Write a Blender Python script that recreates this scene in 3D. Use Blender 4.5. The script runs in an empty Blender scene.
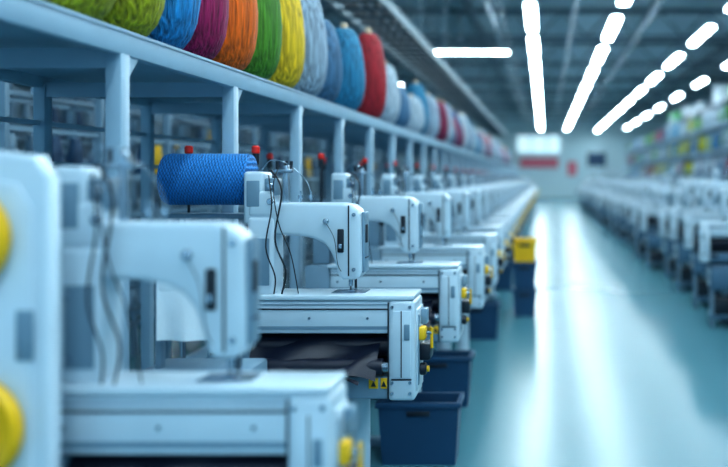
import bpy, bmesh, math, random
from mathutils import Vector, Matrix
random.seed(7)
scene = bpy.context.scene
H = 1.5
F = 900.0

# ------------------------------------------------------------------ materials
def new_mat(name):
    m = bpy.data.materials.new(name); m.use_nodes = True
    nt = m.node_tree
    return m, nt, nt.nodes["Principled BSDF"]

def paint(name, col, rough=0.35, metal=0.0, var=0.06, scale=6.0, bump=0.0, coat=0.0):
    m, nt, p = new_mat(name)
    p.inputs["Roughness"].default_value = rough
    p.inputs["Metallic"].default_value = metal
    p.inputs["Coat Weight"].default_value = coat
    tc = nt.nodes.new("ShaderNodeTexCoord")
    n = nt.nodes.new("ShaderNodeTexNoise"); n.inputs["Scale"].default_value = scale
    n.inputs["Detail"].default_value = 4
    nt.links.new(tc.outputs["Object"], n.inputs["Vector"])
    r = nt.nodes.new("ShaderNodeValToRGB")
    r.color_ramp.elements[0].position = 0.3; r.color_ramp.elements[1].position = 0.7
    r.color_ramp.elements[0].color = (*[max(0, c*(1-var)) for c in col], 1)
    r.color_ramp.elements[1].color = (*[min(1, c*(1+var)) for c in col], 1)
    nt.links.new(n.outputs["Fac"], r.inputs["Fac"])
    nt.links.new(r.outputs["Color"], p.inputs["Base Color"])
    if bump > 0:
        b = nt.nodes.new("ShaderNodeBump"); b.inputs["Strength"].default_value = bump
        b.inputs["Distance"].default_value = 0.003
        n2 = nt.nodes.new("ShaderNodeTexNoise"); n2.inputs["Scale"].default_value = scale*25
        nt.links.new(tc.outputs["Object"], n2.inputs["Vector"])
        nt.links.new(n2.outputs["Fac"], b.inputs["Height"])
        nt.links.new(b.outputs["Normal"], p.inputs["Normal"])
    return m

def emit(name, col, s):
    m, nt, p = new_mat(name)
    p.inputs["Base Color"].default_value = (*col, 1)
    p.inputs["Emission Color"].default_value = (*col, 1)
    p.inputs["Emission Strength"].default_value = s
    return m

def yarn_mat(name, col, axis='Z'):
    m, nt, p = new_mat(name)
    p.inputs["Roughness"].default_value = 0.65
    tc = nt.nodes.new("ShaderNodeTexCoord")
    hs = []
    for sgn in (1, -1):
        mp = nt.nodes.new("ShaderNodeMapping")
        if axis == 'Z':
            mp.inputs["Rotation"].default_value = (math.radians(7*sgn), math.radians(14*sgn), 0)
            mp.inputs["Scale"].default_value = (85, 85, 4)
            t = nt.nodes.new("ShaderNodeTexNoise"); t.inputs["Scale"].default_value = 1.0
            t.inputs["Detail"].default_value = 3
        else:
            mp.inputs["Rotation"].default_value = (0, math.radians(28*sgn), 0)
            t = nt.nodes.new("ShaderNodeTexWave"); t.inputs["Scale"].default_value = 30
            t.inputs["Distortion"].default_value = 4.0; t.inputs["Detail Scale"].default_value = 3
        nt.links.new(tc.outputs["Object"], mp.inputs["Vector"])
        nt.links.new(mp.outputs["Vector"], t.inputs["Vector"])
        hs.append(t.outputs["Fac"])
    a = nt.nodes.new("ShaderNodeMath"); a.operation = 'ADD'
    nt.links.new(hs[0], a.inputs[0]); nt.links.new(hs[1], a.inputs[1])
    mr = nt.nodes.new("ShaderNodeMapRange")
    mr.inputs["From Min"].default_value = 0.68 if axis == 'Z' else 0.1
    mr.inputs["From Max"].default_value = 1.32 if axis == 'Z' else 1.9
    nt.links.new(a.outputs[0], mr.inputs["Value"])
    r = nt.nodes.new("ShaderNodeValToRGB")
    k = 0.25 if axis == 'Z' else 0.38
    r.color_ramp.elements[0].color = (*[c*k for c in col], 1)
    r.color_ramp.elements[1].color = (*[min(1, c*1.15) for c in col], 1)
    nt.links.new(mr.outputs["Result"], r.inputs["Fac"])
    nt.links.new(r.outputs["Color"], p.inputs["Base Color"])
    b = nt.nodes.new("ShaderNodeBump"); b.inputs["Strength"].default_value = 0.9
    b.inputs["Distance"].default_value = 0.010 if axis=='Z' else 0.005
    nt.links.new(mr.outputs["Result"], b.inputs["Height"])
    nt.links.new(b.outputs["Normal"], p.inputs["Normal"])
    return m

M_WHITE = paint("painted_metal_white", (0.50, 0.62, 0.70), 0.28, coat=0.3, var=0.04)
M_GREY = paint("painted_metal_grey", (0.16, 0.26, 0.34), 0.38, var=0.05)
M_DARK = paint("dark_plastic", (0.008, 0.014, 0.024), 0.4)
M_CLOTH = paint("black_fabric", (0.008, 0.012, 0.028), 0.38, bump=0.4, scale=10)
M_STEEL = paint("steel", (0.36, 0.45, 0.53), 0.25, metal=0.9)
M_YEL = paint("yellow_plastic", (0.80, 0.47, 0.01), 0.4)
M_RED = paint("red_plastic", (0.65, 0.02, 0.012), 0.35)
M_BIN = paint("blue_plastic", (0.012, 0.06, 0.13), 0.45)
M_CAB = paint("cabinet_painted_metal", (0.07, 0.15, 0.23), 0.4)
M_SHELF = paint("shelf_painted_metal", (0.25, 0.38, 0.48), 0.4, var=0.05)
M_RACK = paint("rack_painted_metal", (0.08, 0.15, 0.21), 0.5, var=0.05)
M_WCLOTH = paint("white_fabric", (0.70, 0.80, 0.86), 0.8, bump=0.3)
M_CEIL = paint("ceiling_sheet", (0.36, 0.49, 0.56), 0.7, scale=0.5)
M_TRUSS = paint("truss_paint", (0.12, 0.18, 0.22), 0.6)
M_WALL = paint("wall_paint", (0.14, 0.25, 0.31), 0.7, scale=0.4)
M_WALL_HAZE = paint("wall_far_paint", (0.50, 0.66, 0.72), 0.7, scale=0.3)  # lighter than the other walls: distance haze put into the colour
M_LAMP = emit("lamp_tube", (0.76, 0.93, 1.0), 23.0)
M_WIN = emit("window_daylight", (0.72, 0.94, 1.0), 0.35)
M_GREEN = paint("green_plastic", (0.03, 0.34, 0.08), 0.5)
M_CARD = paint("cardboard", (0.45, 0.36, 0.26), 0.8)
M_PINK = paint("pink_banner", (0.62, 0.16, 0.22), 0.7)

# floor
M_FLOOR, nt, p = new_mat("epoxy_floor")
tc = nt.nodes.new("ShaderNodeTexCoord")
n = nt.nodes.new("ShaderNodeTexNoise"); n.inputs["Scale"].default_value = 0.4; n.inputs["Detail"].default_value = 2
nt.links.new(tc.outputs["Object"], n.inputs["Vector"])
r = nt.nodes.new("ShaderNodeValToRGB")
r.color_ramp.elements[0].position = 0.3; r.color_ramp.elements[1].position = 0.7
r.color_ramp.elements[0].color = (0.062, 0.19, 0.235, 1); r.color_ramp.elements[1].color = (0.069, 0.205, 0.25, 1)
nt.links.new(n.outputs["Fac"], r.inputs["Fac"]); nt.links.new(r.outputs["Color"], p.inputs["Base Color"])
mr = nt.nodes.new("ShaderNodeMapRange"); mr.inputs["To Min"].default_value = 0.25; mr.inputs["To Max"].default_value = 0.28
nt.links.new(n.outputs["Fac"], mr.inputs["Value"]); nt.links.new(mr.outputs["Result"], p.inputs["Roughness"])
p.inputs["Specular IOR Level"].default_value = 0.36

# ------------------------------------------------------------------ mesh builder
class MB:
    def __init__(self): self.v=[]; self.f=[]; self.m=[]; self.mats=[]
    def mi(self, mat):
        if mat not in self.mats: self.mats.append(mat)
        return self.mats.index(mat)
    def add_bm(self, bm, mat):
        o = len(self.v); i = self.mi(mat)
        bm.verts.ensure_lookup_table()
        bm.verts.index_update()
        self.v += [tuple(v.co) for v in bm.verts]
        for f in bm.faces:
            self.f.append([o+v.index for v in f.verts]); self.m.append(i)
        bm.free()
    def box(self, x0,x1,y0,y1,z0,z1,mat,bev=0.0,seg=2):
        bm = bmesh.new(); bmesh.ops.create_cube(bm, size=1)
        for v in bm.verts:
            v.co = Vector((x0 if v.co.x<0 else x1, y0 if v.co.y<0 else y1, z0 if v.co.z<0 else z1))
        if bev>0: bmesh.ops.bevel(bm, geom=bm.edges[:], offset=bev, segments=seg, affect='EDGES', profile=0.5)
        self.add_bm(bm, mat)
    def prism(self, prof, y0, y1, mat, bev=0.0, axis='Y', seg=3):
        bm = bmesh.new()
        def P(a,b,c): return (a,c,b) if axis=='Y' else (c,a,b)
        a = [bm.verts.new(P(x,z,y0)) for x,z in prof]
        b = [bm.verts.new(P(x,z,y1)) for x,z in prof]
        fa = bm.faces.new(a); fb = bm.faces.new(list(reversed(b)))
        N=len(prof)
        for i in range(N): bm.faces.new([a[(i+1)%N],a[i],b[i],b[(i+1)%N]])
        bmesh.ops.recalc_face_normals(bm, faces=bm.faces[:])
        if bev>0:
            ed = list(set(fa.edges[:]+fb.edges[:]))
            bmesh.ops.bevel(bm, geom=ed, offset=bev, segments=seg, affect='EDGES', profile=0.5)
        self.add_bm(bm, mat)
    def cyl(self, p0, p1, r, mat, seg=20, r2=None, bev=0.0):
        p0=Vector(p0); p1=Vector(p1); d=p1-p0; r2 = r if r2 is None else r2
        L=d.length
        prof=[(0,0),(r-bev,0),(r,bev),(r2,L-bev),(r2-bev,L),(0,L)] if bev>0 else [(0,0),(r,0),(r2,L),(0,L)]
        self.lathe(prof, p0, d, mat, seg)
    def lathe(self, prof, o, d, mat, seg=24, jit=0.0):
        o=Vector(o); q=Vector(d).normalized().to_track_quat('Z','Y')
        bm=bmesh.new(); rings=[]
        for (r,h) in prof:
            if r<=1e-6: rings.append([bm.verts.new(o+q@Vector((0,0,h)))])
            else:
                rings.append([bm.verts.new(o+q@Vector((r*math.cos(2*math.pi*k/seg)*(1+jit*math.sin(k*5+h*9)),r*math.sin(2*math.pi*k/seg)*(1+jit*math.cos(k*7+h*5)),h))) for k in range(seg)])
        for a,b in zip(rings,rings[1:]):
            for k in range(seg):
                k2=(k+1)%seg
                if len(a)==1 and len(b)==1: continue
                if len(a)==1: bm.faces.new([a[0],b[k],b[k2]])
                elif len(b)==1: bm.faces.new([a[k],b[0],a[k2]])
                else: bm.faces.new([a[k],b[k],b[k2],a[k2]])
        bmesh.ops.recalc_face_normals(bm, faces=bm.faces[:])
        self.add_bm(bm, mat)
    def tube(self, pts, r, mat, seg=8, sub=6):
        P=[Vector(p) for p in pts]; Q=[]
        E=[P[0]]+P+[P[-1]]
        for i in range(1,len(E)-2):
            for s in range(sub):
                t=s/sub; a,b,c,d=E[i-1],E[i],E[i+1],E[i+2]
                Q.append(0.5*((2*b)+(-a+c)*t+(2*a-5*b+4*c-d)*t*t+(-a+3*b-3*c+d)*t**3))
        Q.append(P[-1])
        bm=bmesh.new(); rings=[]
        for i,pn in enumerate(Q):
            t=(Q[min(i+1,len(Q)-1)]-Q[max(i-1,0)]).normalized()
            u=t.cross(Vector((0.1,1,0.05))); 
            if u.length<1e-3: u=t.cross(Vector((1,0,0)))
            u.normalize(); w=t.cross(u)
            rings.append([bm.verts.new(pn+r*(u*math.cos(2*math.pi*k/seg)+w*math.sin(2*math.pi*k/seg))) for k in range(seg)])
        for a,b in zip(rings,rings[1:]):
            for k in range(seg): bm.faces.new([a[k],b[k],b[(k+1)%seg],a[(k+1)%seg]])
        bm.faces.new(rings[0]); bm.faces.new(rings[-1])
        bmesh.ops.recalc_face_normals(bm, faces=bm.faces[:])
        self.add_bm(bm, mat)
    def grid(self, fn, nu, nv, mat):
        bm=bmesh.new()
        g=[[bm.verts.new(fn(i/nu,j/nv)) for j in range(nv+1)] for i in range(nu+1)]
        for i in range(nu):
            for j in range(nv): bm.faces.new([g[i][j],g[i+1][j],g[i+1][j+1],g[i][j+1]])
        self.add_bm(bm, mat)
    def mesh(self, name, ang=35):
        me=bpy.data.meshes.new(name); me.from_pydata(self.v,[],self.f)
        for m in self.mats: me.materials.append(m)
        me.polygons.foreach_set("material_index", self.m)
        me.polygons.foreach_set("use_smooth",[True]*len(self.f))
        me.update()
        me.set_sharp_from_angle(angle=math.radians(ang))
        return me
    def obj(self, name, loc=(0,0,0), ang=35):
        return put(self.mesh(name,ang), name, loc)
def put(me, name, loc=(0,0,0), scale=(1,1,1), rotz=0):
    o=bpy.data.objects.new(name, me); scene.collection.objects.link(o)
    o.location=loc; o.scale=scale; o.rotation_euler[2]=rotz
    return o

# ------------------------------------------------------------------ room
XL,XR,Y0,Y1,ZC = -24.0,16.0,-5.0,68.0,6.4
def slab(name,x0,x1,y0,y1,z0,z1,mat):
    b=MB(); b.box(x0,x1,y0,y1,z0,z1,mat); return b.obj(name)
slab("floor",XL,XR,Y0,Y1,-0.1,0,M_FLOOR)
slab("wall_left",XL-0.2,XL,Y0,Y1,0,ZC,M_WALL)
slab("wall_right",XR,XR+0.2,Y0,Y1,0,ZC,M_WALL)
slab("wall_far",XL,XR,Y1,Y1+0.2,0,ZC,M_WALL_HAZE)
b=MB(); b.box(XL,XR,Y0,Y1,ZC,ZC+0.15,M_CEIL)
b.obj("ceiling")
b=MB()
for y in range(8,68,6):
    b.box(XL,XR,y,y+0.14,5.55,5.63,M_TRUSS); b.box(XL,XR,y,y+0.14,6.25,6.39,M_TRUSS)
    x=XL
    while x<XR-1.2:
        b.cyl((x,y+0.07,5.60),(x+0.7,y+0.07,6.3),0.03,M_TRUSS,6); b.cyl((x+0.7,y+0.07,6.3),(x+1.4,y+0.07,5.60),0.03,M_TRUSS,6)
        x+=1.4
for x in (-20,-15,-10,-5.5,-2.2,3.0,6.5,11):
    b.box(x,x+0.14,Y0,Y1,6.2,6.39,M_TRUSS)
for x,rr in ((-1.3,0.05),(-1.05,0.03),(0.7,0.04),(2.6,0.05)):
    b.cyl((x,Y0,5.50),(x,Y1,5.50),rr,M_STEEL,8)
b.obj("ceiling_trusses")

def light_row(X,z,ys,L=3.0,w=0.34,gap=0.5):
    b=MB(); y=ys[0]
    while y<ys[1]:
        b.box(X-w/2,X+w/2,y,y+L,z+0.012,z+0.09,M_WHITE)
        b.box(X-w/2+0.015,X+w/2-0.015,y+0.03,y+L-0.03,z-0.02,z+0.012,M_LAMP)
        for yy in (y+0.3,y+L-0.3): b.cyl((X,yy,z+0.08),(X,yy,5.55),0.012,M_STEEL,6)
        y+=L+gap
    return b.obj("strip_light_row")
light_row(-0.30,5.0,(-3.4,64),3.2,0.22,1.1)
light_row(1.57,5.0,(-3.4,64),3.1,0.22,1.5)
light_row(3.85,5.0,(-3.2,64),2.8,0.18,2.0)
light_row(5.7,5.0,(3,64),2.2,0.16,3.6)
b=MB()
for y in (6,16,25,34,43,52,60):
    for x in (-19,-15.2,-11.4,-7.6,-3.2):
        if x==-3.2 and y not in (25,): continue
        if y==6 and x>-5: continue
        b.box(x,x+2.2,y,y+0.2,5.012,5.08,M_WHITE); b.box(x+0.02,x+2.18,y+0.04,y+0.12,4.98,5.012,M_LAMP)
        b.cyl((x+0.3,y+0.1,5.08),(x+0.3,y+0.1,5.55),0.012,M_STEEL,6); b.cyl((x+1.9,y+0.1,5.08),(x+1.9,y+0.1,5.55),0.012,M_STEEL,6)
b.obj("strip_light_row")

# far wall window + banners
b=MB(); b.box(-2.2,1.2,Y1-0.06,Y1,3.4,4.7,M_WIN)
for x in (-2.2,-1.1,0.1,1.1): b.box(x,x+0.1,Y1-0.1,Y1-0.06,3.4,4.7,M_WHITE)
b.box(-2.3,1.3,Y1-0.1,Y1-0.0,3.3,3.4,M_WHITE); b.box(-2.3,1.3,Y1-0.1,Y1,4.7,4.8,M_WHITE)
b.obj("window_1")
def banner(x0,x1,z0,z1,mat):
    b=MB(); b.box(x0,x1,Y1-0.08,Y1-0.02,z0,z1,mat); b.cyl((x0-0.05,Y1-0.05,z1+0.02),(x1+0.05,Y1-0.05,z1+0.02),0.03,M_STEEL,8); b.cyl((x0-0.05,Y1-0.05,z0-0.02),(x1+0.05,Y1-0.05,z0-0.02),0.03,M_STEEL,8)
    b.obj("wall_banner")
banner(-1.9,1.0,2.3,3.0,M_PINK); banner(-4.4,-3.0,1.9,2.5,M_RED); banner(3.2,4.6,2.4,3.4,M_BIN); banner(-3.6,-2.8,3.0,3.8,M_GREEN); banner(1.7,2.4,1.7,2.7,M_PINK)

# ------------------------------------------------------------------ sewing machine
ZB=1.05
def T(px,py): return ((px-420)/265.0, (297-py)/265.0+ZB)
def build_machine(side_col, low_mat, cloth=True):
    b=MB()
    D=0.20
    b.box(-0.66,-0.085,0.0,D,ZB-0.14,ZB-0.012,M_WHITE,0.012)
    b.box(-0.67,-0.003,-0.012,D+0.005,ZB-0.012,ZB+0.008,M_WHITE,0.006)
    b.box(-0.655,-0.10,-0.004,0.0,ZB-0.048,ZB-0.043,M_DARK)
    b.box(-0.655,-0.10,-0.004,0.0,ZB-0.122,ZB-0.110,M_GREY)
    b.box(-0.655,-0.10,-0.0045,0.0,ZB-0.030,ZB-0.027,M_GREY)
    for x in (-0.62,-0.40,-0.18): b.cyl((x,-0.001,ZB-0.08),(x,-0.006,ZB-0.08),0.005,M_STEEL,10)
    b.box(-0.10,0.0,-0.015,D,ZB-0.39,ZB-0.012,M_WHITE,0.014,3)
    b.box(-0.085,-0.015,-0.020,-0.014,ZB-0.30,ZB-0.05,M_WHITE,0.003)
    b.box(-0.052,-0.048,-0.0215,-0.0195,ZB-0.30,ZB-0.05,M_DARK)
    b.box(-0.088,-0.012,-0.0165,-0.0145,ZB-0.312,ZB-0.306,M_DARK)
    b.box(-0.104,-0.099,-0.006,0.0,ZB-0.385,ZB-0.02,M_DARK)
    for z in (0.035,0.32,0.36):
        for x in (-0.085,-0.018):
            b.cyl((x,-0.014,ZB-z),(x,-0.022,ZB-z),0.006,M_STEEL,10)
    b.box(-0.04,-0.018,-0.024,-0.016,ZB-0.16,ZB-0.10,M_GREY,0.003)
    b.box(0.0,0.006,0.02,D-0.02,ZB-0.36,ZB-0.05,M_WHITE,0.002)
    b.box(0.004,0.010,0.03,0.06,ZB-0.34,ZB-0.07,M_GREY,0.002)
    b.box(0.006,0.034,0.03,0.09,ZB-0.170,ZB-0.120,side_col,0.008)
    b.box(0.006,0.050,0.05,0.15,ZB-0.25,ZB-0.185,M_DARK,0.008)
    b.cyl((0.006,0.07,ZB-0.285),(0.035,0.07,ZB-0.285),0.024,M_DARK,20,bev=0.006)
    b.cyl((0.035,0.07,ZB-0.285),(0.044,0.07,ZB-0.285),0.012,side_col,12)
    b.cyl((0.034,0.065,ZB-0.145),(0.054,0.065,ZB-0.145),0.007,M_STEEL,10)
    b.cyl((0.054,0.065,ZB-0.205),(0.054,0.065,ZB-0.125),0.006,side_col,10,bev=0.002)
    b.box(0.006,0.03,0.11,0.17,ZB-0.12,ZB-0.06,M_GREY,0.005)
    b.box(-0.175,-0.14,-0.006,0.0,ZB-0.345,ZB-0.305,side_col,0.002)
    b.box(-0.130,-0.106,-0.006,0.0,ZB-0.345,ZB-0.305,side_col,0.002)
    for x in (-0.157,-0.118):
        b.prism([(x-0.010,ZB-0.337),(x+0.010,ZB-0.337),(x,ZB-0.315)],-0.0075,-0.006,M_DARK)
    b.box(-0.66,-0.10,0.0,D,ZB-0.385,ZB-0.30,low_mat,0.006)
    b.box(-0.66,-0.10,D-0.04,D,ZB-0.30,ZB-0.14,M_DARK)
    b.box(-0.66,-0.63,0.0,D-0.03,ZB-0.30,ZB-0.14,low_mat,0.004)
    b.cyl((-0.63,0.08,ZB-0.20),(-0.10,0.08,ZB-0.20),0.042,M_CLOTH,24)
    if cloth:
        b.cyl((-0.77,-0.01,ZB-0.262),(-0.12,-0.01,ZB-0.262),0.032,M_CLOTH,24)
        b.cyl((-0.12,-0.01,ZB-0.262),(-0.10,-0.01,ZB-0.262),0.02,M_STEEL,16)
        def drape(u,v):
            x=-0.78+0.64*u
            y=0.08-0.15*v+0.012*math.sin(u*17+v*4)*v
            z=ZB-0.150-0.10*v-0.05*v*v+0.018*math.sin(u*11+v*5)*(0.3+v)-0.05*(1-u)*v*0.6
            return (x,y,z)
        b.grid(drape,40,14,M_CLOTH)
        def skirt(u,v):
            x=-0.78+0.58*u
            return (x,-0.07+0.012*math.sin(u*17+4)*(1-v)+0.015*math.sin(u*23)*v, drape(u,1)[2]-0.045*v*(1.2-u))
        b.grid(skirt,40,5,M_CLOTH)
    prof=[T(*q) for q in [(256,203),(344,203),(354,205),(360,210),(363,218),(364,272),(362,278),(357,281),(344,281),(340,276),(337,264),(332,252),(325,244),(315,239),(300,236.5),(256,235)]]
    b.prism(prof,0.04,0.16,M_WHITE,0.014)
    fx=T(364,0)[0]
    b.box(fx-0.004,fx+0.008,0.055,0.145,ZB+0.085,ZB+0.32,M_GREY,0.006)
    b.box(fx+0.007,fx+0.010,0.07,0.13,ZB+0.14,ZB+0.145,M_DARK)
    b.box(fx+0.007,fx+0.012,0.075,0.11,ZB+0.20,ZB+0.27,M_DARK,0.002)
    b.box(-0.303,-0.278,0.032,0.04,ZB+0.165,ZB+0.255,M_DARK,0.004)
    b.box(-0.297,-0.284,0.022,0.034,ZB+0.18,ZB+0.20,M_STEEL,0.003)
    b.box(-0.263,-0.258,0.036,0.041,ZB+0.075,ZB+0.345,M_DARK)
    for z in (0.31,0.10): b.cyl((-0.24,0.040,ZB+z),(-0.24,0.030,ZB+z),0.007,M_STEEL,12)
    b.cyl((-0.345,0.040,ZB+0.285),(-0.345,0.02,ZB+0.285),0.011,M_STEEL,16,bev=0.003)
    b.tube([(-0.345,0.025,ZB+0.28),(-0.31,0.015,ZB+0.22),(-0.297,0.02,ZB+0.12),(-0.28,0.07,ZB+0.07)],0.0013,M_DARK,6)
    b.cyl((-0.265,0.10,ZB+0.03),(-0.265,0.10,ZB+0.07),0.008,M_STEEL,12)
    b.cyl((-0.265,0.10,ZB+0.006),(-0.265,0.10,ZB+0.04),0.003,M_DARK,8)
    b.cyl((-0.25,0.12,ZB+0.02),(-0.25,0.12,ZB+0.07),0.005,M_DARK,8)
    b.box(-0.275,-0.245,0.08,0.13,ZB+0.010,ZB+0.017,M_STEEL,0.002)
    b.box(-0.33,-0.20,0.05,0.16,ZB+0.006,ZB+0.0105,M_STEEL,0.001)
    # column
    b.box(-0.645,-0.545,0.03,0.17,ZB+0.0,ZB+0.30,M_WHITE,0.014,3)
    b.box(-0.665,-0.585,0.04,0.16,ZB+0.27,ZB+0.475,M_WHITE,0.014,3)
    b.box(-0.645,-0.55,0.035,0.165,ZB+0.30,ZB+0.40,M_WHITE,0.014,3)
    b.box(-0.588,-0.545,0.05,0.15,ZB+0.38,ZB+0.45,M_GREY,0.008)
    b.box(-0.63,-0.56,0.024,0.032,ZB+0.04,ZB+0.22,M_GREY,0.003)
    b.box(-0.65,-0.60,0.034,0.042,ZB+0.34,ZB+0.44,M_GREY,0.003)
    b.box(-0.525,-0.505,0.08,0.11,ZB+0.35,ZB+0.50,M_STEEL,0.003)
    b.box(-0.56,-0.49,0.075,0.115,ZB+0.47,ZB+0.485,M_STEEL,0.003)
    for x in (-0.55,-0.515,-0.495): b.cyl((x,0.095,ZB+0.48),(x,0.095,ZB+0.515),0.006,M_DARK,10)
    for z in (0.06,0.20): b.cyl((-0.62,0.026,ZB+z),(-0.62,0.018,ZB+z),0.006,M_STEEL,8)
    for z in (0.36,0.42): b.cyl((-0.56,0.05,ZB+z),(-0.56,0.03,ZB+z),0.013,M_STEEL,14,bev=0.003)
    b.lathe([(0,0),(0.03,0),(0.035,0.01),(0.05,0.012),(0.06,0.005),(0.064,0.018),(0.06,0.035),(0.04,0.03),(0.02,0.04),(0,0.04)],(-0.645,0.10,ZB+0.20),(-1,0,0),M_DARK,28)
    for x in (-0.46,-0.42):
        b.cyl((x,0.10,ZB+0.355),(x,0.10,ZB+0.40),0.003,M_STEEL,8)
        b.cyl((x,0.10,ZB+0.37),(x,0.10,ZB+0.383),0.011,M_STEEL,14)
    b.tube([(-0.55,0.02,ZB+0.48),(-0.505,0.0,ZB+0.40),(-0.53,0.0,ZB+0.22),(-0.49,0.0,ZB+0.10),(-0.51,0.02,ZB+0.010)],0.0036,M_DARK)
    b.tube([(-0.56,0.02,ZB+0.46),(-0.54,-0.01,ZB+0.34),(-0.565,0.0,ZB+0.19),(-0.53,0.0,ZB+0.08),(-0.54,0.02,ZB+0.010)],0.0028,M_DARK)
    b.tube([(-0.52,0.03,ZB+0.50),(-0.535,-0.005,ZB+0.42),(-0.515,-0.005,ZB+0.28),(-0.47,0.0,ZB+0.16),(-0.45,0.03,ZB+0.010)],0.0022,M_DARK)
    b.tube([(-0.62,0.10,ZB+0.47),(-0.57,0.09,ZB+0.52),(-0.50,0.09,ZB+0.50),(-0.44,0.10,ZB+0.44),(-0.42,0.10,ZB+0.39)],0.0015,M_STEEL,6)
    b.box(-0.77,-0.68,0.08,0.20,ZB+0.0,ZB+0.20,M_GREY,0.01)
    b.box(-0.79,-0.66,0.0,D,ZB-0.39,ZB+0.0,M_GREY,0.012)
    for k in range(5): b.box(-0.775,-0.675,-0.004,0.002,ZB-0.30+k*0.02,ZB-0.29+k*0.02,M_DARK)
    b.box(-0.79,-0.08,0.10,0.46,ZB-0.41,ZB-0.38,M_GREY,0.006)
    for x in (-0.30,-0.72):
        b.cyl((x,0.40,0.05),(x,0.40,ZB-0.40),0.052,M_WHITE,24)
        b.cyl((x,0.40,0.03),(x,0.40,0.07),0.075,M_GREY,24,bev=0.01)
        b.box(x-0.05,x+0.05,0.39,0.60,0.0,0.05,M_GREY,0.008)
    b.box(-0.79,-0.20,0.36,0.44,0.02,0.06,M_GREY,0.008)
    b.box(-0.66,-0.42,0.34,0.50,0.28,0.50,M_DARK,0.02)
    b.cyl((-0.54,0.50,0.39),(-0.54,0.56,0.39),0.07,M_DARK,20,bev=0.01)
    b.box(-0.57,-0.51,0.40,0.46,0.5,ZB-0.40,M_DARK)
    return b
me_machine=build_machine(M_YEL,M_GREY).mesh("sewing_machine")
bb=build_machine(M_DARK,M_CAB,False)
bb.box(-0.50,-0.10,0.02,0.30,0.38,ZB-0.42,M_CAB,0.01)
for z in (0.42,0.52): bb.box(-0.098,-0.088,0.04,0.28,z,z+0.07,M_WHITE,0.004)
for y in (0.03,0.25):
    for x in (-0.48,-0.14): bb.box(x,x+0.03,y,y+0.03,0.0,0.39,M_GREY,0.004)
bb.box(-0.50,-0.10,0.02,0.30,0.10,0.13,M_CAB,0.004)
bb.box(-0.42,-0.12,0.04,0.26,0.13,0.30,M_DARK,0.01)
bb.cyl((-0.60,0.25,ZB-0.40),(-0.60,0.25,ZB+0.62),0.010,M_STEEL,8)
bb.cyl((-0.75,0.25,ZB+0.60),(-0.45,0.25,ZB+0.60),0.007,M_STEEL,8)
me_machine_r=bb.mesh("sewing_machine_cabinet")

put(me_machine,"sewing_machine",(-0.452,1.91,0),(0.92,0.75,1))
ys=[1.91,3.40,4.60,5.80]; xs=[-0.452,-0.49,-0.44,-0.40]
y=7.03
while y<48: ys.append(y); xs.append(-0.38); y+=1.23
for x,y in zip(xs[1:],ys[1:]): put(me_machine,"sewing_machine",(x,y,0))
for X,ya,st in ((1.60,6.1,1.5),(2.8,7.6,1.5)):
    y=ya
    while y<46:
        put(me_machine_r,"sewing_machine",(X+random.uniform(-.06,.1),y,0),(-1,1,random.uniform(0.95,1.06)),random.uniform(-0.12,0.12)); y+=st*random.uniform(0.9,1.1)

# ------------------------------------------------------------------ thread stands
b=MB()
b.box(-0.33,0.02,-0.07,0.07,1.335,1.355,M_GREY,0.004)
for x in (-0.30,-0.01): b.cyl((x,0.03,0.0),(x,0.03,1.34),0.012,M_STEEL,12); b.cyl((x,0.03,0.0),(x,0.03,0.015),0.045,M_GREY,16)
for x in (-0.285,-0.005):
    b.cyl((x,0.055,1.35),(x,0.055,1.60),0.006,M_DARK,8)
    b.cyl((x,0.055,1.555),(x,0.055,1.605),0.014,M_DARK,12,bev=0.003)
    b.cyl((x,0.055,1.60),(x,0.055,1.635),0.017,M_RED,14,bev=0.006)
me_ts=b.mesh("thread_stand")
for i in range(1,14):
    put(me_ts,"thread_stand",(-1.205+ (0.0 if i==1 else -0.01),ys[i]+0.31-(0.0 if i<2 else 0.06),0))

M_BLUE=yarn_mat("blue_thread",(0.012,0.23,0.62),'X')
def spool(loc,mat,r=0.102,L=0.345):
    b=MB()
    b.lathe([(0.02,0.0),(r-0.02,0.0),(r-0.004,0.006),(r,0.02),(r*1.0,L*0.5),(r,L-0.02),(r-0.004,L-0.006),(r-0.02,L),(0.02,L)],(-L/2,0,0),(1,0,0),mat,56)
    b.cyl((-L/2-0.015,0,0),(L/2+0.02,0,0),0.022,M_WCLOTH,20)
    b.cyl((-L/2-0.03,0,0),(L/2+0.09,0,0),0.007,M_STEEL,12)
    b.cyl((L/2+0.07,0,0),(L/2+0.09,0,0),0.014,M_DARK,12)
    b.cyl((L/2+0.04,0,0),(L/2+0.04,0.03,-0.15),0.006,M_STEEL,10)
    return b.obj("thread_spool",loc)
spool((-1.335,3.58,1.495),M_BLUE)

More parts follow.
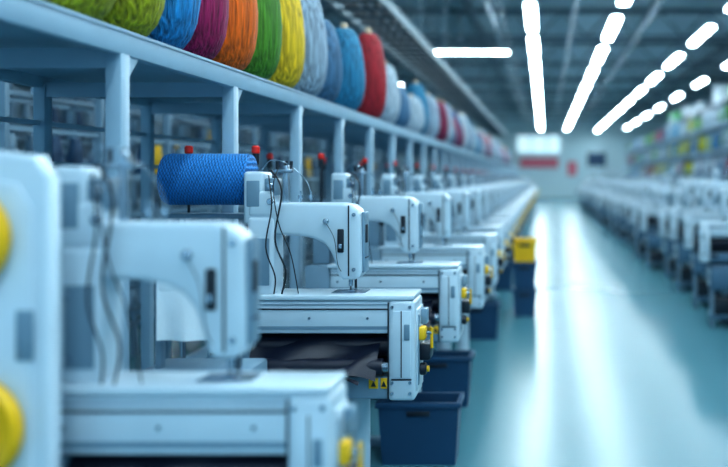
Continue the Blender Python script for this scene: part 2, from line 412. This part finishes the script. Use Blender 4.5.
# ------------------------------------------------------------------ yarn shelf
SX=-1.30
b=MB()
zt0,zt1=1.88,1.955
Yend=46
b.box(SX-0.04,SX,1.2,Yend,zt0,zt1,M_SHELF,0.004)
b.box(SX-0.05,SX+0.004,1.2,Yend,zt1-0.006,zt1+0.004,M_SHELF)
b.box(SX-0.84,SX-0.80,1.2,Yend,zt0,zt1,M_SHELF,0.004)
b.box(SX-0.80,SX-0.04,1.2,Yend,zt1-0.03,zt1-0.002,M_SHELF)
y=1.79
while y<Yend:
    for x in (SX-0.05,SX-0.84):
        b.box(x,x+0.05,y-0.03,y+0.03,0.0,zt0+0.01,M_SHELF,0.004)
        b.box(x-0.02,x+0.07,y-0.05,y+0.05,0,0.012,M_SHELF)
    b.box(SX-0.84,SX-0.02,y-0.02,y+0.02,zt0-0.04,zt0+0.02,M_SHELF)
    b.box(SX-0.84,SX-0.05,y-0.02,y+0.02,0.40,0.44,M_SHELF)
    b.prism([(y+0.03,zt0),(y+0.10,zt0),(y+0.03,zt0-0.07)],SX-0.012,SX-0.006,M_SHELF,axis='X')
    y+=1.0
b.box(SX-0.84,SX-0.80,1.2,Yend,0.38,0.44,M_SHELF)
for z in (1.30,1.55,1.72): b.box(SX-0.83,SX-0.81,1.2,Yend,z,z+0.02,M_SHELF)
b.obj("storage_shelf")

cols={"olive":(0.42,0.44,0.01),"sky":(0.01,0.26,0.60),"magenta":(0.36,0.006,0.10),"orange":(0.92,0.16,0.003),
"green":(0.08,0.28,0.02),"yellow":(0.85,0.56,0.015),"grey":(0.34,0.46,0.58),"slate":(0.07,0.19,0.33),"teal":(0.02,0.24,0.42),
"red":(0.42,0.010,0.025),"pale":(0.46,0.57,0.66),"navy":(0.015,0.07,0.22),"wine":(0.22,0.01,0.06)}
ym={}; ymat={}
yprof=[(0,0.0),(0.06,0.0),(0.088,0.012),(0.112,0.045),(0.132,0.10),(0.143,0.18),(0.145,0.26),(0.138,0.36),(0.120,0.46),(0.095,0.55),(0.06,0.595),(0.03,0.60)]
for k,c in cols.items():
    b=MB(); ymat[k]=yarn_mat("yarn_"+k,c)
    b.lathe(yprof,(0,0,0),(0,0,1),ymat[k],48,jit=0.012)
    b.lathe([(0,0.55),(0.028,0.55),(0.026,0.635),(0.02,0.64),(0,0.64)],(0,0,0),(0,0,1),M_CARD,20)
    ym[k]=b.mesh("yarn_cone",60)
zs=zt1+0.004
front=[("olive",2.62),("olive",2.93),("sky",3.22),("magenta",3.51),("orange",3.87),("green",4.23),("yellow",4.64),("grey",5.12),("slate",5.50),("teal",6.20),("red",7.05)]
hts={"grey":1.05,"slate":0.85,"teal":0.95,"red":1.12}
for k,y in front: put(ym[k],"yarn_cone",(-1.385,y,zs),(1,1,hts.get(k,1)),random.uniform(-0.4,0.4))
y=7.8; seq=["pale","slate","pale","teal","grey","wine","pale","grey","slate","red","navy","wine","pale"]
i=0
while y<34:
    s=random.uniform(0.6,1.02)
    put(ym[seq[i%len(seq)]],"yarn_cone",(-1.40,y,zs),(1,1,s)); y+=random.choice((0.33,0.6,1.0)); i+=1
y=2.6
while y<16:
    put(ym[random.choice(["grey","slate","pale","teal","navy","pale"])],"yarn_cone",(-1.80,y,zs),(1,1,random.uniform(.6,.8))); y+=random.uniform(0.3,0.9)

# ------------------------------------------------------------------ bins & crates
def bin_mesh(w,d,h,mat,name):
    b=MB(); t=0.012; tp=0.02
    def ring(z,e): return [(-w/2+e,-d/2+e,z),(w/2-e,-d/2+e,z),(w/2-e,d/2-e,z),(-w/2+e,d/2-e,z)]
    bm=bmesh.new()
    R=[[bm.verts.new(p) for p in ring(z,e)] for z,e in ((0,tp),(h,0),(h,t),(t,tp+t))]
    for a,c in zip(R,R[1:]):
        for k in range(4): bm.faces.new([a[k],a[(k+1)%4],c[(k+1)%4],c[k]])
    bm.faces.new(R[0]); bm.faces.new(R[-1])
    bmesh.ops.recalc_face_normals(bm,faces=bm.faces[:])
    b.add_bm(bm,mat)
    for (x0,x1,y0,y1) in ((-w/2-0.012,w/2+0.012,-d/2-0.012,-d/2+0.004),(-w/2-0.012,w/2+0.012,d/2-0.004,d/2+0.012),(-w/2-0.012,-w/2+0.004,-d/2,d/2),(w/2-0.004,w/2+0.012,-d/2,d/2)):
        b.box(x0,x1,y0,y1,h-0.025,h+0.003,mat,0.003)
    b.box(-0.06,0.06,-d/2-0.006,-d/2+0.012,h-0.07,h-0.045,M_DARK,0.004)
    return b.mesh(name)
me_bin=bin_mesh(0.42,0.22,0.33,M_BIN,"storage_bin")
for i in (2,3):
    put(me_bin,"storage_bin",(xs[i]-0.22-(0.08 if i==3 else 0),ys[i]+0.19,0))
for i in (5,8,11):
    put(me_bin,"storage_bin",(xs[i]-0.26,ys[i]+0.19,0))
me_c1=bin_mesh(0.26,0.34,0.29,M_BIN,"storage_crate"); me_c2=bin_mesh(0.26,0.34,0.24,M_YEL,"storage_crate_yellow")
for Y in (9.9,):
    put(me_c1,"storage_crate",(-0.22,Y,0)); put(me_c1,"storage_crate",(-0.22,Y,0.295)); put(me_c2,"yellow_storage_crate",(-0.22,Y,0.59))

# ------------------------------------------------------------------ foreground machine side panel with yellow wheels
b=MB()
b.prism([(-0.30,0.12),(0,0.12),(0,1.50),(-0.03,1.545),(-0.16,1.56),(-0.20,1.60),(-0.30,1.60)],0,0.05,M_WHITE,0.012)
b.prism([(-0.28,0.18),(-0.03,0.18),(-0.03,1.44),(-0.06,1.49),(-0.28,1.52)],-0.010,0.0,M_WHITE,0.005)
for z,xx in ((1.384,-0.170),(1.01,-0.145)):
    b.lathe([(0,0),(0.045,0),(0.05,0.012),(0.085,0.016),(0.10,0.006),(0.108,0.014),(0.110,0.03),(0.100,0.045),(0.085,0.036),(0.045,0.032),(0.04,0.05),(0,0.05)],(xx,-0.008,z),(0,-1,0),M_YEL,40)
    b.cyl((xx,-0.055,z),(xx,-0.075,z),0.02,M_DARK,16,bev=0.004)
b.box(-0.06,-0.025,-0.014,-0.009,1.14,1.24,M_GREY,0.002)
for z in (0.25,0.60,1.19): 
    for x in (-0.26,): b.cyl((x,-0.008,z),(x,-0.018,z),0.010,M_STEEL,12)
for x in (-0.26,-0.04): b.box(x-0.03,x+0.03,-0.06,0.09,0,0.125,M_GREY,0.008)
b.obj("yarn_winder",(-0.980,1.78,0))

# white fabric roll + counter unit between machines
b=MB()
b.lathe([(0,0),(0.02,0),(0.02,0.01),(0.075,0.01),(0.08,0.02),(0.08,0.19),(0.075,0.20),(0.02,0.20),(0.02,0.23),(0,0.23)],(0.0,0,0.0),(1,0,0.0),M_WCLOTH,36)
b.grid(lambda u,v:(0.012+0.175*u,-0.079+0.01*math.sin(u*9)*v,-0.0-0.17*v),16,8,M_WCLOTH)
b.box(-0.02,0.0,-0.02,0.02,-0.29,0.02,M_GREY,0.004); b.box(0.23,0.25,-0.02,0.02,-0.29,0.02,M_GREY,0.004)
b.box(-0.06,0.29,-0.06,0.16,-0.41,-0.27,M_GREY,0.012)
b.box(-0.06,0.29,-0.055,0.15,-1.16,-0.42,M_GREY,0.012); b.box(-0.04,0.27,-0.04,0.14,-0.43,-0.40,M_DARK)
b.box(0.02,0.20,-0.067,-0.058,-0.37,-0.31,M_WHITE,0.003)
for k in range(4): b.box(0.035+k*0.035,0.05+k*0.035,-0.069,-0.066,-0.36,-0.32,M_DARK)
b.obj("fabric_roll_stand",(-1.23,2.90,1.16))

# ------------------------------------------------------------------ background: creels, racks, tray
def creel(seed, frame):
    random.seed(seed)
    b=MB()
    for y in (0,1,2,3,4):
        for x in (0,0.7): b.box(x,x+0.04,y,y+0.04,0,2.6,frame)
        for z in (0.5,1.0,1.5,2.0,2.56): b.box(0,0.74,y,y+0.03,z,z+0.03,frame)
        b.cyl((0.02,y+0.02,0.5),(0.02,y+1.0 if y<4 else y,1.0),0.01,M_STEEL,6)
    for z in (0.5,0.75,1.0,1.25,1.5,1.75,2.0,2.3,2.56):
        for x in (0,0.7): b.box(x,x+0.025,0,4,z,z+0.025,frame)
    for z in (0.5,1.0,1.5,2.0):
        for k in range(16):
            yy=0.15+k*0.25
            b.cyl((0.37,yy,z),(0.37,yy,z+0.30),0.008,M_STEEL,6)
            c=random.choice([M_WHITE,M_GREY,M_GREY,M_BIN,M_BIN,M_YEL if random.random()<0.3 else M_RACK])
            if random.random()<0.7: b.cyl((0.37,yy,z+0.03),(0.37,yy,z+0.26),0.07,c,14,r2=0.03)
        b.box(0.33,0.41,0,4,z-0.02,z+0.01,frame)
    return b.mesh("yarn_creel")
me_cr=creel(3,M_RACK); me_cr2=creel(5,M_GREY)
for i,(x,y) in enumerate(((-3.5,4.6),(-3.5,9.2),(-3.5,13.8),(-5.6,8.2),(-5.6,13.5),(-7.5,11.5),(-7.5,17),(-9.8,10),(-9.8,17),(-12,15),(-12,22))):
    put(me_cr2 if i<3 else me_cr,"yarn_creel",(x,y,0))
random.seed(11)
b=MB()
for y in range(0,31,3):
    for x in (0,1.0): b.box(x,x+0.09,y,y+0.09,0,4.3,M_SHELF)
    b.cyl((0.05,y+0.04,0.3),(1.0,y+0.04,1.6),0.02,M_SHELF,6); b.cyl((1.0,y+0.04,1.6),(0.05,y+0.04,3.0),0.02,M_SHELF,6)
for z in (1.3,2.3,3.3,4.2):
    b.box(0,0.06,0,30,z,z+0.1,M_BIN); b.box(1.03,1.09,0,30,z,z+0.1,M_BIN); b.box(0.05,1.04,0.1,30,z+0.05,z+0.08,M_GREY)
    yy=0.3
    while yy<29:
        w=random.uniform(0.4,1.1)
        if random.random()<(0.4 if z>4 else 0.82):
            h=random.uniform(0.35,0.8)
            m=random.choice([M_GREEN,M_WHITE,M_WHITE,M_WCLOTH,M_BIN,M_GREEN,M_GREY,M_WHITE])
            b.box(0.1,0.95,yy,yy+w,z+0.08,z+0.08+h,m,0.02)
            b.box(0.085,0.1,yy+w*.3,yy+w*.7,z+0.2,z+0.3,M_WCLOTH)
        yy+=w+0.12
me_r=b.mesh("pallet_rack")
put(me_r,"pallet_rack",(6.4,18,0))
# yarn rack behind the right hand rows
b=MB()
for y in range(0,31,2):
    for x in (0,0.6): b.box(x,x+0.05,y,y+0.05,0,3.1,M_SHELF)
for z in (0.9,1.5,2.1,2.7):
    b.box(0,0.65,0,30.05,z,z+0.05,M_SHELF)
    yy=0.25; run="green"
    while yy<29.5:
        if random.random()<0.35: run=random.choice(["green","green","pale","pale","grey","pale","slate","green","olive","wine","teal","sky"])
        if random.random()<(0.5 if z>2.5 else 0.85):
            s=random.uniform(0.55,0.8)
            b.lathe([(r*0.95,h*s) for r,h in yprof],(0.18,yy,z+0.05),(0,0,1),ymat[run],16)
        yy+=random.uniform(0.28,0.45)
b.obj("yarn_rack",(3.95,14,0))
# cable tray
b=MB()
for x in (-2.35,-1.75): b.box(x,x+0.04,9,40,3.35,3.47,M_TRUSS)
y=9
while y<40:
    b.box(-2.35,-1.71,y,y+0.04,3.36,3.39,M_TRUSS)
    y+=0.5
y=9.5
while y<40:
    for x in (-2.33,-1.73): b.cyl((x,y,3.4),(x,y,ZC),0.012,M_TRUSS,6)
    y+=3
for k,x in enumerate((-2.2,-2.1,-1.98,-1.86)):
    b.cyl((x,9,3.42),(x,40,3.42),0.03,M_DARK,8)
b.obj("cable_tray")
b=MB()
b.cyl((-5.9,6,4.4),(-5.9,60,4.4),0.35,M_STEEL,24)
y=8
while y<60:
    b.cyl((-5.9,y,4.4),(-5.9,y+0.08,4.4),0.38,M_GREY,24); b.cyl((-5.9,y+0.04,4.7),(-5.9,y+0.04,ZC-0.01),0.015,M_TRUSS,6); y+=3
b.obj("ventilation_duct")

# ------------------------------------------------------------------ world, camera
w=bpy.data.worlds.new("World"); scene.world=w; w.use_nodes=True
bg=w.node_tree.nodes["Background"]; bg.inputs[0].default_value=(0.40,0.74,1.0,1); bg.inputs[1].default_value=0.62  # added bluish fill through the open rear, brightens faces towards the camera

cd=bpy.data.cameras.new("Camera"); cam=bpy.data.objects.new("Camera",cd); scene.collection.objects.link(cam)
cam.location=(0,0,H); cam.rotation_euler=(math.radians(90),0,0)
cd.sensor_width=36; cd.lens=F/728*36
cd.shift_x=-(545-364)/728; cd.shift_y=-(233.5-178)/728
cd.clip_end=200
cd.dof.use_dof=True; cd.dof.focus_distance=3.45; cd.dof.aperture_fstop=1.1
scene.camera=cam
scene.view_settings.view_transform='Standard'
scene.view_settings.exposure=0.82
try: scene.view_settings.look='Medium High Contrast'
except Exception as e: print(e)
